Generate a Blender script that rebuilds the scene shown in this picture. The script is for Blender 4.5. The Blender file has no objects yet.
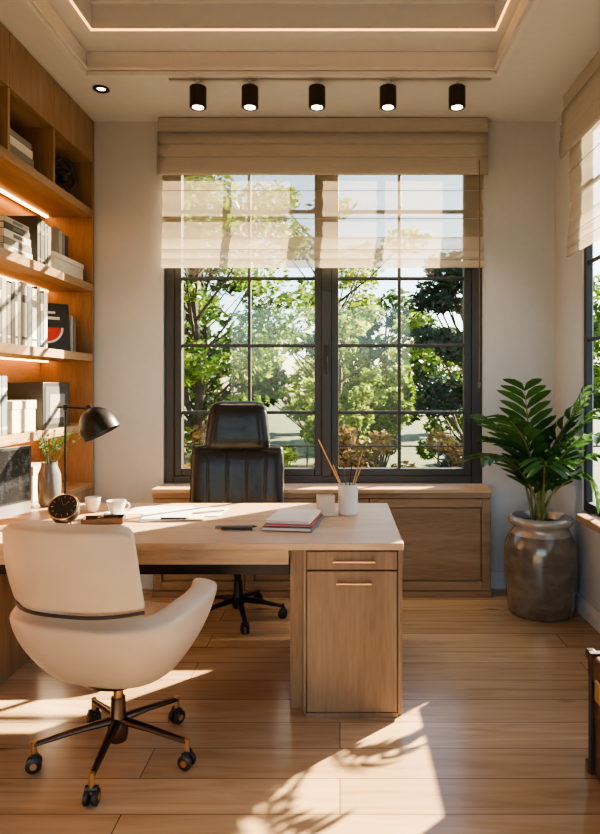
import bpy, bmesh, math, random
from mathutils import Vector, Matrix, Euler
random.seed(7)
sc = bpy.context.scene
COL = sc.collection
R = math.radians

# ---------------------------------------------------------------- materials
def newmat(name):
    m = bpy.data.materials.new(name); m.use_nodes = True
    nt = m.node_tree; nt.nodes.clear()
    out = nt.nodes.new('ShaderNodeOutputMaterial')
    return m, nt, out
def pbr(name, col, rough=.5, metal=0., var=.06, scale=12., bump=0., spec=.5, coat=0., stretch=(1,1,1), bdist=.01):
    m, nt, out = newmat(name)
    p = nt.nodes.new('ShaderNodeBsdfPrincipled')
    tc = nt.nodes.new('ShaderNodeTexCoord'); mp = nt.nodes.new('ShaderNodeMapping')
    mp.inputs['Scale'].default_value = stretch
    n = nt.nodes.new('ShaderNodeTexNoise'); n.inputs['Scale'].default_value = scale; n.inputs['Detail'].default_value = 5
    cr = nt.nodes.new('ShaderNodeValToRGB')
    a = [max(0, c*(1-var)) for c in col]; b = [min(1, c*(1+var)) for c in col]
    cr.color_ramp.elements[0].color = (*a, 1); cr.color_ramp.elements[1].color = (*b, 1)
    cr.color_ramp.elements[0].position = .3; cr.color_ramp.elements[1].position = .7
    L = nt.links.new
    L(tc.outputs['Object'], mp.inputs['Vector']); L(mp.outputs[0], n.inputs['Vector']); L(n.outputs[0], cr.inputs[0])
    L(cr.outputs[0], p.inputs['Base Color']); L(p.outputs[0], out.inputs[0])
    p.inputs['Roughness'].default_value = rough; p.inputs['Metallic'].default_value = metal
    p.inputs['Specular IOR Level'].default_value = spec
    p.inputs['Coat Weight'].default_value = coat
    if bump:
        bp = nt.nodes.new('ShaderNodeBump'); bp.inputs['Strength'].default_value = bump; bp.inputs['Distance'].default_value = bdist
        L(n.outputs[0], bp.inputs['Height']); L(bp.outputs[0], p.inputs['Normal'])
    return m
def wood(name, dark, light, axis='z', rough=.40, scale=9.):
    m, nt, out = newmat(name)
    L = nt.links.new
    p = nt.nodes.new('ShaderNodeBsdfPrincipled'); p.inputs['Roughness'].default_value = rough
    tc = nt.nodes.new('ShaderNodeTexCoord'); mp = nt.nodes.new('ShaderNodeMapping')
    s = {'x': (.12, 1, 1), 'y': (1, .12, 1), 'z': (1, 1, .12)}[axis]
    mp.inputs['Scale'].default_value = s
    n = nt.nodes.new('ShaderNodeTexNoise'); n.inputs['Scale'].default_value = scale; n.inputs['Detail'].default_value = 8
    n.inputs['Roughness'].default_value = .6; n.inputs['Distortion'].default_value = .6
    n2 = nt.nodes.new('ShaderNodeTexNoise'); n2.inputs['Scale'].default_value = scale*9; n2.inputs['Detail'].default_value = 4
    ad = nt.nodes.new('ShaderNodeMath'); ad.operation = 'MULTIPLY_ADD'; ad.inputs[1].default_value = .45
    cr = nt.nodes.new('ShaderNodeValToRGB')
    cr.color_ramp.elements[0].position = .48; cr.color_ramp.elements[1].position = .95
    cr.color_ramp.elements[0].color = (*dark, 1); cr.color_ramp.elements[1].color = (*light, 1)
    L(tc.outputs['Object'], mp.inputs[0]); L(mp.outputs[0], n.inputs[0]); L(mp.outputs[0], n2.inputs[0])
    L(n2.outputs[0], ad.inputs[0]); L(n.outputs[0], ad.inputs[2]); L(ad.outputs[0], cr.inputs[0])
    L(cr.outputs[0], p.inputs['Base Color'])
    bp = nt.nodes.new('ShaderNodeBump'); bp.inputs['Strength'].default_value = .12; bp.inputs['Distance'].default_value = .003
    L(n2.outputs[0], bp.inputs['Height']); L(bp.outputs[0], p.inputs['Normal'])
    L(p.outputs[0], out.inputs[0])
    return m
def floor_mat():
    m, nt, out = newmat('oak_planks'); L = nt.links.new
    p = nt.nodes.new('ShaderNodeBsdfPrincipled')
    tc = nt.nodes.new('ShaderNodeTexCoord')
    br = nt.nodes.new('ShaderNodeTexBrick')
    br.inputs['Scale'].default_value = 1; br.inputs['Brick Width'].default_value = 1.9; br.inputs['Row Height'].default_value = .19
    br.inputs['Mortar Size'].default_value = .0018; br.inputs['Mortar Smooth'].default_value = .1; br.offset = .37; br.offset_frequency = 2
    br.inputs['Color1'].default_value = (0, 0, 0, 1); br.inputs['Color2'].default_value = (1, 1, 1, 1); br.inputs['Mortar'].default_value = (.5, .5, .5, 1)
    L(tc.outputs['Object'], br.inputs['Vector'])
    mp = nt.nodes.new('ShaderNodeMapping'); mp.inputs['Scale'].default_value = (.8, 9, 1)
    ad = nt.nodes.new('ShaderNodeVectorMath'); ad.operation = 'MULTIPLY_ADD'
    ad.inputs[1].default_value = (5, 3, 7)
    L(br.outputs['Color'], ad.inputs[0]); L(tc.outputs['Object'], ad.inputs[2]); L(ad.outputs[0], mp.inputs[0])
    n = nt.nodes.new('ShaderNodeTexNoise'); n.inputs['Scale'].default_value = 1.7; n.inputs['Detail'].default_value = 9; n.inputs['Distortion'].default_value = 1.1; n.inputs['Roughness'].default_value = .6
    L(mp.outputs[0], n.inputs[0])
    cr = nt.nodes.new('ShaderNodeValToRGB'); e = cr.color_ramp.elements
    e[0].position = .25; e[0].color = (.37, .235, .125, 1); e[1].position = .75; e[1].color = (.64, .465, .29, 1)
    k = e.new(.45); k.color = (.52, .36, .21, 1)
    L(n.outputs[0], cr.inputs[0])
    mk = nt.nodes.new('ShaderNodeMapping'); mk.inputs['Scale'].default_value = (1.0, 2.6, 1)
    vo = nt.nodes.new('ShaderNodeTexVoronoi'); vo.inputs['Scale'].default_value = 1.4
    L(ad.outputs[0], mk.inputs[0]); L(mk.outputs[0], vo.inputs[0])
    kr = nt.nodes.new('ShaderNodeValToRGB'); kr.color_ramp.elements[0].position = .03; kr.color_ramp.elements[0].color = (.22, .13, .08, 1)
    kr.color_ramp.elements[1].position = .10; kr.color_ramp.elements[1].color = (1, 1, 1, 1)
    L(vo.outputs['Distance'], kr.inputs[0])
    mx0 = nt.nodes.new('ShaderNodeMix'); mx0.data_type = 'RGBA'; mx0.blend_type = 'MULTIPLY'; mx0.inputs[0].default_value = .7
    L(cr.outputs[0], mx0.inputs['A']); L(kr.outputs[0], mx0.inputs['B'])
    mx = nt.nodes.new('ShaderNodeMix'); mx.data_type = 'RGBA'; mx.blend_type = 'MULTIPLY'; mx.inputs[0].default_value = .6
    cr2 = nt.nodes.new('ShaderNodeValToRGB'); cr2.color_ramp.elements[0].color = (.62, .57, .52, 1); cr2.color_ramp.elements[1].color = (1, 1, 1, 1)
    L(br.outputs['Color'], cr2.inputs[0]); L(mx0.outputs['Result'], mx.inputs['A']); L(cr2.outputs[0], mx.inputs['B'])
    mx2 = nt.nodes.new('ShaderNodeMix'); mx2.data_type = 'RGBA'; mx2.inputs['B'].default_value = (.12, .07, .04, 1)
    L(br.outputs['Fac'], mx2.inputs[0]); L(mx.outputs['Result'], mx2.inputs['A'])
    L(mx2.outputs['Result'], p.inputs['Base Color'])
    mr = nt.nodes.new('ShaderNodeMapRange'); mr.inputs['To Min'].default_value = .17; mr.inputs['To Max'].default_value = .30
    L(n.outputs[0], mr.inputs['Value']); L(mr.outputs[0], p.inputs['Roughness'])
    bp = nt.nodes.new('ShaderNodeBump'); bp.inputs['Strength'].default_value = .12; bp.inputs['Distance'].default_value = .003; bp.invert = True
    L(br.outputs['Fac'], bp.inputs['Height']); L(bp.outputs[0], p.inputs['Normal'])
    L(p.outputs[0], out.inputs[0]); return m
def emit(name, col, s):
    m, nt, out = newmat(name)
    e = nt.nodes.new('ShaderNodeEmission'); e.inputs[0].default_value = (*col, 1); e.inputs[1].default_value = s
    nt.links.new(e.outputs[0], out.inputs[0]); return m
def glassmat():
    m, nt, out = newmat('window_glass'); L = nt.links.new
    t = nt.nodes.new('ShaderNodeBsdfTransparent'); t.inputs[0].default_value = (.97, .98, .97, 1)
    g = nt.nodes.new('ShaderNodeBsdfGlossy'); g.inputs['Roughness'].default_value = .02
    mx = nt.nodes.new('ShaderNodeMixShader'); mx.inputs[0].default_value = .03; L(t.outputs[0], mx.inputs[1]); L(g.outputs[0], mx.inputs[2])
    L(mx.outputs[0], out.inputs[0]); return m
def sheer(name, col, transp, tl=.4):
    m, nt, out = newmat(name); L = nt.links.new
    t = nt.nodes.new('ShaderNodeBsdfTransparent'); t.inputs[0].default_value = (1, .93, .80, 1)
    d = nt.nodes.new('ShaderNodeBsdfDiffuse'); tr = nt.nodes.new('ShaderNodeBsdfTranslucent')
    tc = nt.nodes.new('ShaderNodeTexCoord'); mp = nt.nodes.new('ShaderNodeMapping'); mp.inputs['Scale'].default_value = (3, 3, 60)
    n = nt.nodes.new('ShaderNodeTexNoise'); n.inputs['Scale'].default_value = 6
    cr = nt.nodes.new('ShaderNodeValToRGB')
    cr.color_ramp.elements[0].color = (*[c*.85 for c in col], 1); cr.color_ramp.elements[1].color = (*col, 1)
    L(tc.outputs['Object'], mp.inputs[0]); L(mp.outputs[0], n.inputs[0]); L(n.outputs[0], cr.inputs[0])
    L(cr.outputs[0], d.inputs[0]); L(cr.outputs[0], tr.inputs[0])
    m1 = nt.nodes.new('ShaderNodeMixShader'); m1.inputs[0].default_value = tl
    L(d.outputs[0], m1.inputs[1]); L(tr.outputs[0], m1.inputs[2])
    m2 = nt.nodes.new('ShaderNodeMixShader'); m2.inputs[0].default_value = transp
    L(m1.outputs[0], m2.inputs[1]); L(t.outputs[0], m2.inputs[2]); L(m2.outputs[0], out.inputs[0]); return m
def leafmat(name, c1, c2, trans=.45, rough=.5):
    m, nt, out = newmat(name); L = nt.links.new
    g = nt.nodes.new('ShaderNodeNewGeometry'); cr = nt.nodes.new('ShaderNodeValToRGB')
    cr.color_ramp.elements[0].color = (*c1, 1); cr.color_ramp.elements[1].color = (*c2, 1)
    L(g.outputs['Random Per Island'], cr.inputs[0])
    d = nt.nodes.new('ShaderNodeBsdfPrincipled'); d.inputs['Roughness'].default_value = rough
    tr = nt.nodes.new('ShaderNodeBsdfTranslucent')
    L(cr.outputs[0], d.inputs['Base Color']); L(cr.outputs[0], tr.inputs[0])
    mx = nt.nodes.new('ShaderNodeMixShader'); mx.inputs[0].default_value = trans
    L(d.outputs[0], mx.inputs[1]); L(tr.outputs[0], mx.inputs[2]); L(mx.outputs[0], out.inputs[0]); return m

M = {}
M['wall'] = pbr('painted_wall', (.51, .53, .555), .85, var=.02, scale=30, bump=.05)
M['ceil'] = pbr('ceiling_paint', (.56, .59, .63), .9, var=.02, scale=20)
M['ceil2'] = pbr('ceiling_trim_paint', (.59, .62, .66), .7, var=.02)
M['rail'] = pbr('grey_track_enamel', (.40, .40, .40), .5)
M['floor'] = floor_mat()
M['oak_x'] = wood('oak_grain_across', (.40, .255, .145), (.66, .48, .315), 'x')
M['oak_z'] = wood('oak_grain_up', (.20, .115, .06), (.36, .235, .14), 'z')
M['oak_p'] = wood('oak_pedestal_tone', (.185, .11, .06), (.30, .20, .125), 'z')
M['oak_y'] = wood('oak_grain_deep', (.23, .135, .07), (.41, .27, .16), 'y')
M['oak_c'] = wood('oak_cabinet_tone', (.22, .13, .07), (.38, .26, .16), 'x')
M['frame'] = pbr('dark_window_paint', (.030, .034, .040), .45)
M['glass'] = glassmat()
M['val'] = pbr('blind_linen', (.40, .38, .35), .9, var=.08, scale=8, stretch=(2, 2, 40), bump=.15)
M['cord'] = pbr('blind_cord', (.16, .13, .10), .8)
M['sheer'] = sheer('sheer_linen', (.62, .52, .39), .50, .26)
M['sheer2'] = sheer('folded_linen', (.66, .56, .42), .28, .30)
M['white'] = pbr('white_ceramic', (.72, .70, .66), .3)
M['cream_card'] = pbr('cream_card', (.60, .52, .40), .7)
M['vase'] = pbr('stoneware', (.15, .148, .14), .25, coat=.4)
M['paper'] = pbr('white_paper', (.70, .69, .66), .8, var=.03)
M['brass'] = pbr('brass', (.75, .48, .22), .28, 1.)
M['bronze'] = pbr('bronze_metal', (.15, .11, .08), .3, 1.)
M['black'] = pbr('black_plastic', (.018, .018, .018), .4)
M['blackmetal'] = pbr('black_metal', (.025, .023, .021), .35, .6)
M['leather'] = pbr('black_leather', (.011, .011, .011), .28, var=.2, scale=26, bump=.28, bdist=.008, spec=.4)
M['cream'] = pbr('cream_leather', (.52, .43, .335), .48, var=.04, scale=10, bump=.1)
M['cream2'] = pbr('cream_leather_cushion', (.52, .425, .325), .55, var=.04, scale=10, bump=.1)
M['darkwood'] = pbr('seam_leather', (.03, .024, .02), .5)
M['led'] = emit('warm_led', (1., .38, .10), 24)
M['led2'] = emit('warm_cove_led', (1., .36, .07), 6)
M['lens'] = emit('lamp_lens', (1., .75, .5), 12)
M['grey'] = pbr('grey_cloth', (.22, .215, .205), .7)
M['lgrey'] = pbr('light_grey_cloth', (.40, .39, .37), .7)
M['dgrey'] = pbr('charcoal_cloth', (.03, .03, .035), .6)
M['bluegrey'] = pbr('blue_grey_cloth', (.11, .135, .16), .6)
M['red'] = pbr('red_print', (.50, .03, .02), .5)
M['dred'] = pbr('muted_red_cloth', (.42, .07, .04), .6)
M['leaf'] = leafmat('palm_leaf', (.026, .085, .022), (.085, .19, .05), .22, .24)
M['soil'] = pbr('potting_soil', (.04, .025, .015), .9, var=.4, bump=.5, scale=60)
M['stem'] = pbr('palm_stem', (.20, .22, .07), .6, var=.3)
M['bark'] = pbr('tree_bark', (.06, .045, .03), .9, var=.3, bump=.6)
M['grass'] = pbr('grass', (.05, .085, .02), .9, var=.4, scale=3)
M['candle'] = pbr('wax', (.66, .55, .42), .5)
M['brown'] = pbr('brown_leather', (.09, .04, .02), .36, var=.25, scale=25, bump=.2)
M['pencil'] = pbr('pencil_wood', (.55, .32, .15), .5)
M['pencil2'] = pbr('sunlit_amber_pencil', (.75, .38, .12), .35)  # amber brightened in the colour so the long pencil looks sunlit
M['silver'] = pbr('brushed_silver', (.45, .45, .46), .35, .9)
def glaze(name, a, b):
    m, nt, out = newmat(name); L = nt.links.new
    p = nt.nodes.new('ShaderNodeBsdfPrincipled'); p.inputs['Roughness'].default_value = .20; p.inputs['Metallic'].default_value = .15
    p.inputs['Coat Weight'].default_value = .9; p.inputs['Coat Roughness'].default_value = .06
    tc = nt.nodes.new('ShaderNodeTexCoord'); mp = nt.nodes.new('ShaderNodeMapping'); mp.inputs['Scale'].default_value = (1, 1, 1.6)
    n = nt.nodes.new('ShaderNodeTexNoise'); n.inputs['Scale'].default_value = 10; n.inputs['Detail'].default_value = 6; n.inputs['Distortion'].default_value = .5
    cr = nt.nodes.new('ShaderNodeValToRGB'); e = cr.color_ramp.elements
    e[0].position = .33; e[0].color = (*a, 1); e[1].position = .70; e[1].color = (*b, 1)
    L(tc.outputs['Object'], mp.inputs[0]); L(mp.outputs[0], n.inputs[0]); L(n.outputs[0], cr.inputs[0]); L(cr.outputs[0], p.inputs['Base Color'])
    L(p.outputs[0], out.inputs[0]); return m
M['glaze'] = glaze('brown_glaze', (.13, .105, .08), (.215, .178, .14))
M['glaze2'] = glaze('pale_rim_glaze', (.32, .27, .215), (.43, .37, .30))
def screen():
    m, nt, out = newmat('screen_picture'); L = nt.links.new
    p = nt.nodes.new('ShaderNodeBsdfPrincipled'); p.inputs['Roughness'].default_value = .35; p.inputs['Specular IOR Level'].default_value = .2
    p.inputs['Base Color'].default_value = (.006, .006, .007, 1)
    tc = nt.nodes.new('ShaderNodeTexCoord')
    n = nt.nodes.new('ShaderNodeTexNoise'); n.inputs['Scale'].default_value = 14; n.inputs['Detail'].default_value = 10; n.inputs['Roughness'].default_value = .75
    cr = nt.nodes.new('ShaderNodeValToRGB'); e = cr.color_ramp.elements
    e[0].position = .50; e[0].color = (.002, .002, .003, 1); e[1].position = .72; e[1].color = (.40, .40, .40, 1)
    L(tc.outputs['Object'], n.inputs[0]); L(n.outputs[0], cr.inputs[0])
    L(cr.outputs[0], p.inputs['Emission Color']); p.inputs['Emission Strength'].default_value = .55
    L(p.outputs[0], out.inputs[0]); return m
M['screen'] = screen()

# ---------------------------------------------------------------- mesh builder
class B:
    def __init__(s): s.v = []; s.f = []; s.m = []
    def add(s, vs, fs, mi=0, T=None):
        o = len(s.v)
        for v in vs:
            v = Vector(v)
            if T is not None: v = T @ v
            s.v.append(v)
        for f in fs: s.f.append([i+o for i in f]); s.m.append(mi)
        return s
    def box(s, x0, x1, y0, y1, z0, z1, mi=0, T=None):
        vs = [(x0,y0,z0),(x1,y0,z0),(x1,y1,z0),(x0,y1,z0),(x0,y0,z1),(x1,y0,z1),(x1,y1,z1),(x0,y1,z1)]
        return s.add(vs, [(3,2,1,0),(4,5,6,7),(0,1,5,4),(1,2,6,5),(2,3,7,6),(3,0,4,7)], mi, T)
    def tube(s, pts, rad, seg=12, mi=0, T=None, flat=1., cap=True):
        pts = [Vector(p) for p in pts]
        if not hasattr(rad, '__len__'): rad = [rad]*len(pts)
        vs = []; fs = []
        prevn = None
        for i, p in enumerate(pts):
            if i == 0: t = pts[1]-pts[0]
            elif i == len(pts)-1: t = pts[-1]-pts[-2]
            else: t = pts[i+1]-pts[i-1]
            t.normalize()
            up = Vector((0,0,1)) if abs(t.z) < .95 else Vector((1,0,0))
            if prevn is not None: up = prevn
            a = t.cross(up).normalized(); b = a.cross(t).normalized(); prevn = b
            for k in range(seg):
                an = 2*math.pi*k/seg
                vs.append(p + a*math.cos(an)*rad[i] + b*math.sin(an)*rad[i]*flat)
        for i in range(len(pts)-1):
            for k in range(seg):
                k2 = (k+1) % seg
                fs.append((i*seg+k, i*seg+k2, (i+1)*seg+k2, (i+1)*seg+k))
        if cap:
            fs.append(tuple(range(seg))[::-1]); fs.append(tuple(range((len(pts)-1)*seg, len(pts)*seg)))
        return s.add(vs, fs, mi, T)
    def lathe(s, prof, c=(0,0,0), seg=32, mi=0, T=None):
        c = Vector(c); vs = []; fs = []
        for r, z in prof:
            r = max(r, .0004)
            for k in range(seg):
                an = 2*math.pi*k/seg
                vs.append(c+Vector((r*math.cos(an), r*math.sin(an), z)))
        for i in range(len(prof)-1):
            for k in range(seg):
                k2 = (k+1) % seg
                fs.append((i*seg+k, i*seg+k2, (i+1)*seg+k2, (i+1)*seg+k))
        return s.add(vs, fs, mi, T)
    def grid(s, fn, nu, nv, mi=0, T=None):
        vs = [fn(i/nu, j/nv) for j in range(nv+1) for i in range(nu+1)]
        fs = [(j*(nu+1)+i, j*(nu+1)+i+1, (j+1)*(nu+1)+i+1, (j+1)*(nu+1)+i) for j in range(nv) for i in range(nu)]
        return s.add(vs, fs, mi, T)
    def pillow(s, w, h, t, groove=None, n=28, pw=6, c=.06, mi=0, T=None, bow=0.):
        def side(sg):
            def fn(a, b):
                u = 2*a-1; v = 2*b-1
                x = w/2*u*(1-c*abs(v)**6); z = h/2*v*(1-c*abs(u)**6)
                e = max(0, (1-abs(u)**pw))**.5*max(0, (1-abs(v)**pw))**.5
                g = groove(u, v) if groove else 0
                return Vector((x, sg*(t/2*e)*(1-g)+bow*u*u, z))
            return fn
        s.grid(side(1), n, n, mi, T); s.grid(side(-1), n, n, mi, T); return s
    def obj(s, name, mats, parent=None, loc=(0,0,0), rot=(0,0,0), world=False, bevel=0, bseg=2, smooth=40, sub=0, solid=0, recalc=True, **props):
        loc = Vector(loc)
        vs = s.v
        if world:
            off = loc
            if parent is not None:
                off = Vector((0,0,0)); q = parent
                while q: off = off+q.location; q = q.parent
            vs = [v-off for v in vs]
        me = bpy.data.meshes.new(name); me.from_pydata([tuple(v) for v in vs], [], s.f)
        if not isinstance(mats, (list, tuple)): mats = [mats]
        for mt in mats: me.materials.append(M[mt] if isinstance(mt, str) else mt)
        for i, p in enumerate(me.polygons): p.material_index = s.m[i]; p.use_smooth = smooth > 0
        if recalc:
            bm = bmesh.new(); bm.from_mesh(me); bmesh.ops.remove_doubles(bm, verts=bm.verts, dist=1e-5) if sub or solid else None
            bmesh.ops.recalc_face_normals(bm, faces=bm.faces); bm.to_mesh(me); bm.free()
        if smooth > 0: me.set_sharp_from_angle(angle=R(smooth))
        o = bpy.data.objects.new(name, me); COL.objects.link(o)
        if parent is not None: o.parent = parent
        else: o.location = loc
        o.rotation_euler = rot
        if bevel:
            b = o.modifiers.new('bevel', 'BEVEL'); b.width = bevel; b.segments = bseg; b.limit_method = 'ANGLE'; b.angle_limit = R(40)
        if solid:
            b = o.modifiers.new('solid', 'SOLIDIFY'); b.thickness = solid; b.offset = 0
        if sub:
            b = o.modifiers.new('sub', 'SUBSURF'); b.levels = sub; b.render_levels = sub
        for k, v in props.items(): o[k] = v
        return o
def thing(name, label, cat, loc, rz=0, **props):
    o = bpy.data.objects.new(name, None); COL.objects.link(o); o.location = loc; o.rotation_euler = (0, 0, rz)
    o.empty_display_size = .1; o['label'] = label; o['category'] = cat
    for k, v in props.items(): o[k] = v
    return o
def st(b, name, mats, **k):
    return b.obj(name, mats, kind='structure', **k)

# ---------------------------------------------------------------- room shell
YB = 4.42; XR = 1.462; XL = -2.05; ZC = 3.17; YF = -1.6
WT = .07
WX0, WX1, WZ0, WZ1 = -1.204, .973, .705, 2.95
st(B().box(XL-.15, XR+WT, YF, YB+.15, -.1, 0), 'floor', 'floor', smooth=0)
b = B()
b.box(XL, WX0, YB, YB+.15, 0, ZC+.3); b.box(WX1, XR, YB, YB+.15, 0, ZC+.3)
b.box(WX0, WX1, YB, YB+.15, 0, WZ0); b.box(WX0, WX1, YB, YB+.15, WZ1, ZC+.3)
st(b, 'wall_back', 'wall', smooth=0)
RY0, RY1, RZ0, RZ1 = 1.5, 3.93, .62, 2.95
b = B()
b.box(XR, XR+WT, YF, RY0, 0, ZC+.3); b.box(XR, XR+WT, RY1, YB+.15, 0, ZC+.3)
b.box(XR, XR+WT, RY0, RY1, 0, RZ0); b.box(XR, XR+WT, RY0, RY1, RZ1, ZC+.3)
st(b, 'wall_right', 'wall', smooth=0)
st(B().box(XL-.15, XL, YF, YB+.15, 0, ZC+.3), 'wall_left', 'wall', smooth=0)
b = B()
b.box(XL, -1.8, YF-.12, YF, 0, ZC+.3); b.box(1.15, XR, YF-.12, YF, 0, ZC+.3); b.box(-1.8, 1.15, YF-.12, YF, 2.65, ZC+.3)
st(b, 'wall_front_unseen', 'wall', smooth=0)  # unseen wall added behind the camera, opening sized to control fill light
TX0, TX1, TY1 = -1.47, .91, 3.75
UX0, UX1, UY1 = -1.336, .835, 3.50
TY0 = -1.0
b = B()
b.box(XL, TX0, YF, YB, ZC, ZC+.13); b.box(TX1, XR, YF, YB, ZC, ZC+.13)
b.box(TX0, TX1, TY1, YB, ZC, ZC+.13); b.box(TX0, TX1, YF, TY0, ZC, ZC+.13)
b.box(XL, UX0, YF, YB, ZC+.13, ZC+.26); b.box(UX1, XR, YF, YB, ZC+.13, ZC+.26)
b.box(UX0, UX1, UY1, YB, ZC+.13, ZC+.26); b.box(UX0, UX1, YF, TY0+.1, ZC+.13, ZC+.26)
b.box(XL, XR, YF, YB, ZC+.26, ZC+.34)
st(b, 'ceiling', 'ceil', smooth=0)
b = B()
def ring(b, x0, x1, y0, y1, w, z0, z1):
    b.box(x0, x0+w, y0, y1, z0, z1); b.box(x1-w, x1, y0, y1, z0, z1)
    b.box(x0+w, x1-w, y1-w, y1, z0, z1); b.box(x0+w, x1-w, y0, y0+w, z0, z1)
ring(b, TX0-.02, TX1+.02, TY0-.02, TY1+.02, .02, ZC-.008, ZC)
ring(b, TX0-.002, TX1+.002, TY0, TY1+.002, .014, ZC-.012, ZC+.016)
ring(b, TX0+.0, TX1-.0, TY0+.0, TY1-.0, .022, ZC+.020, ZC+.042)
ring(b, TX0, TX1, TY0, TY1, .010, ZC+.045, ZC+.129)
st(b, 'trim_1', 'ceil2', smooth=0, bevel=.003)
b = B(); ring(b, UX0-.010, UX1+.010, TY0+.1, UY1+.010, .008, ZC+.122, ZC+.13)
b.obj('ceiling_led_strip', 'led2', world=True, loc=(-.25, 1.5, ZC+.122), label='warm glowing LED strip outlining the recessed tray ceiling', category='light strip')
st(B().box(XL+.4, WX0-.03, YB-.018, YB, 0, .11), 'baseboard_back', 'ceil2', smooth=0)
st(B().box(.99, XR-.02, YB-.018, YB, 0, .11), 'baseboard_back_side', 'ceil2', smooth=0)
st(B().box(XR-.018, XR, YF, YB-.02, 0, .11), 'baseboard_right', 'ceil2', smooth=0)
st(B().box(XR-.105, XR+.01, RY0-.05, 3.74, .60, .64), 'trim_2', 'oak_y', smooth=0, bevel=.006)

# windows
def sash(b, x0, x1, z0, z1, y0, y1, w, vx, hz, mw=.022):
    b.box(x0, x0+w, y0, y1, z0, z1); b.box(x1-w, x1, y0, y1, z0, z1)
    b.box(x0+w, x1-w, y0, y1, z0, z0+w); b.box(x0+w, x1-w, y0, y1, z1-w, z1)
    for x in vx: b.box(x-mw/2, x+mw/2, y0+.012, y1-.012, z0+w, z1-w)
    for z in hz: b.box(x0+w, x1-w, y0+.014, y1-.014, z-mw/2, z+mw/2)
HZ = [1.19, 1.652, 2.115, 2.577]
b = B()
b.box(WX0, WX0+.065, YB+.03, YB+.12, WZ0, WZ1); b.box(WX1-.07, WX1, YB+.03, YB+.12, WZ0, WZ1)
b.box(WX0+.065, WX1-.07, YB+.03, YB+.12, WZ0, WZ0+.05); b.box(WX0+.065, WX1-.07, YB+.03, YB+.12, WZ1-.05, WZ1)
b.box(-.125, -.06, YB+.025, YB+.125, WZ0+.05, WZ1-.05)
sash(b, WX0+.065, -.125, WZ0+.05, WZ1-.05, YB+.045, YB+.105, .05, [-.625], HZ)
sash(b, -.06, WX1-.07, WZ0+.05, WZ1-.05, YB+.045, YB+.105, .05, [.41], HZ)
w1 = st(b, 'window_1', 'frame', world=True, loc=(-.115, YB, WZ0), bevel=.004, smooth=30)
B().box(WX0+.1, -.16, YB+.072, YB+.076, WZ0+.08, WZ1-.08).obj('glass_pane', 'glass', parent=w1, world=True, smooth=0)
B().box(-.03, WX1-.1, YB+.072, YB+.076, WZ0+.08, WZ1-.08).obj('glass_pane', 'glass', parent=w1, world=True, smooth=0)
B().box(-.105, -.08, YB+.01, YB+.025, 1.5, 1.66).box(-.1, -.085, YB-.015, YB+.01, 1.55, 1.575).box(-.102, -.083, YB-.025, YB-.012, 1.46, 1.58).obj('handle', 'blackmetal', parent=w1, world=True, bevel=.003)
b = B()
def sb(b, y0, y1, x0, x1, z0, z1): b.box(x0, x1, y0, y1, z0, z1)
x0, x1 = XR+.012, XR+.050
sb(b, RY0, RY0+.05, x0, x1, RZ0, RZ1); sb(b, RY1-.04, RY1, x0, x1, RZ0, RZ1)
sb(b, RY0+.05, RY1-.04, x0, x1, RZ0, RZ0+.06); sb(b, RY0+.05, RY1-.04, x0, x1, RZ1-.06, RZ1)
for yy in (2.3, 3.12): sb(b, yy-.035, yy+.035, x0, x1, RZ0+.06, RZ1-.06)
for yy in (1.9, 2.71): sb(b, yy-.011, yy+.011, x0+.01, x1-.01, RZ0+.06, RZ1-.06)
for zz in HZ: sb(b, RY0+.05, RY1-.04, x0+.01, x1-.01, zz-.011, zz+.011)
w2 = st(b, 'window_2', 'frame', world=True, loc=(XR+.03, 2.7, RZ0), bevel=.003, smooth=30)
B().box(XR+.030, XR+.033, RY0+.04, RY1-.03, RZ0+.05, RZ1-.05).obj('glass_pane', 'glass', parent=w2, world=True, smooth=0)

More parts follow.
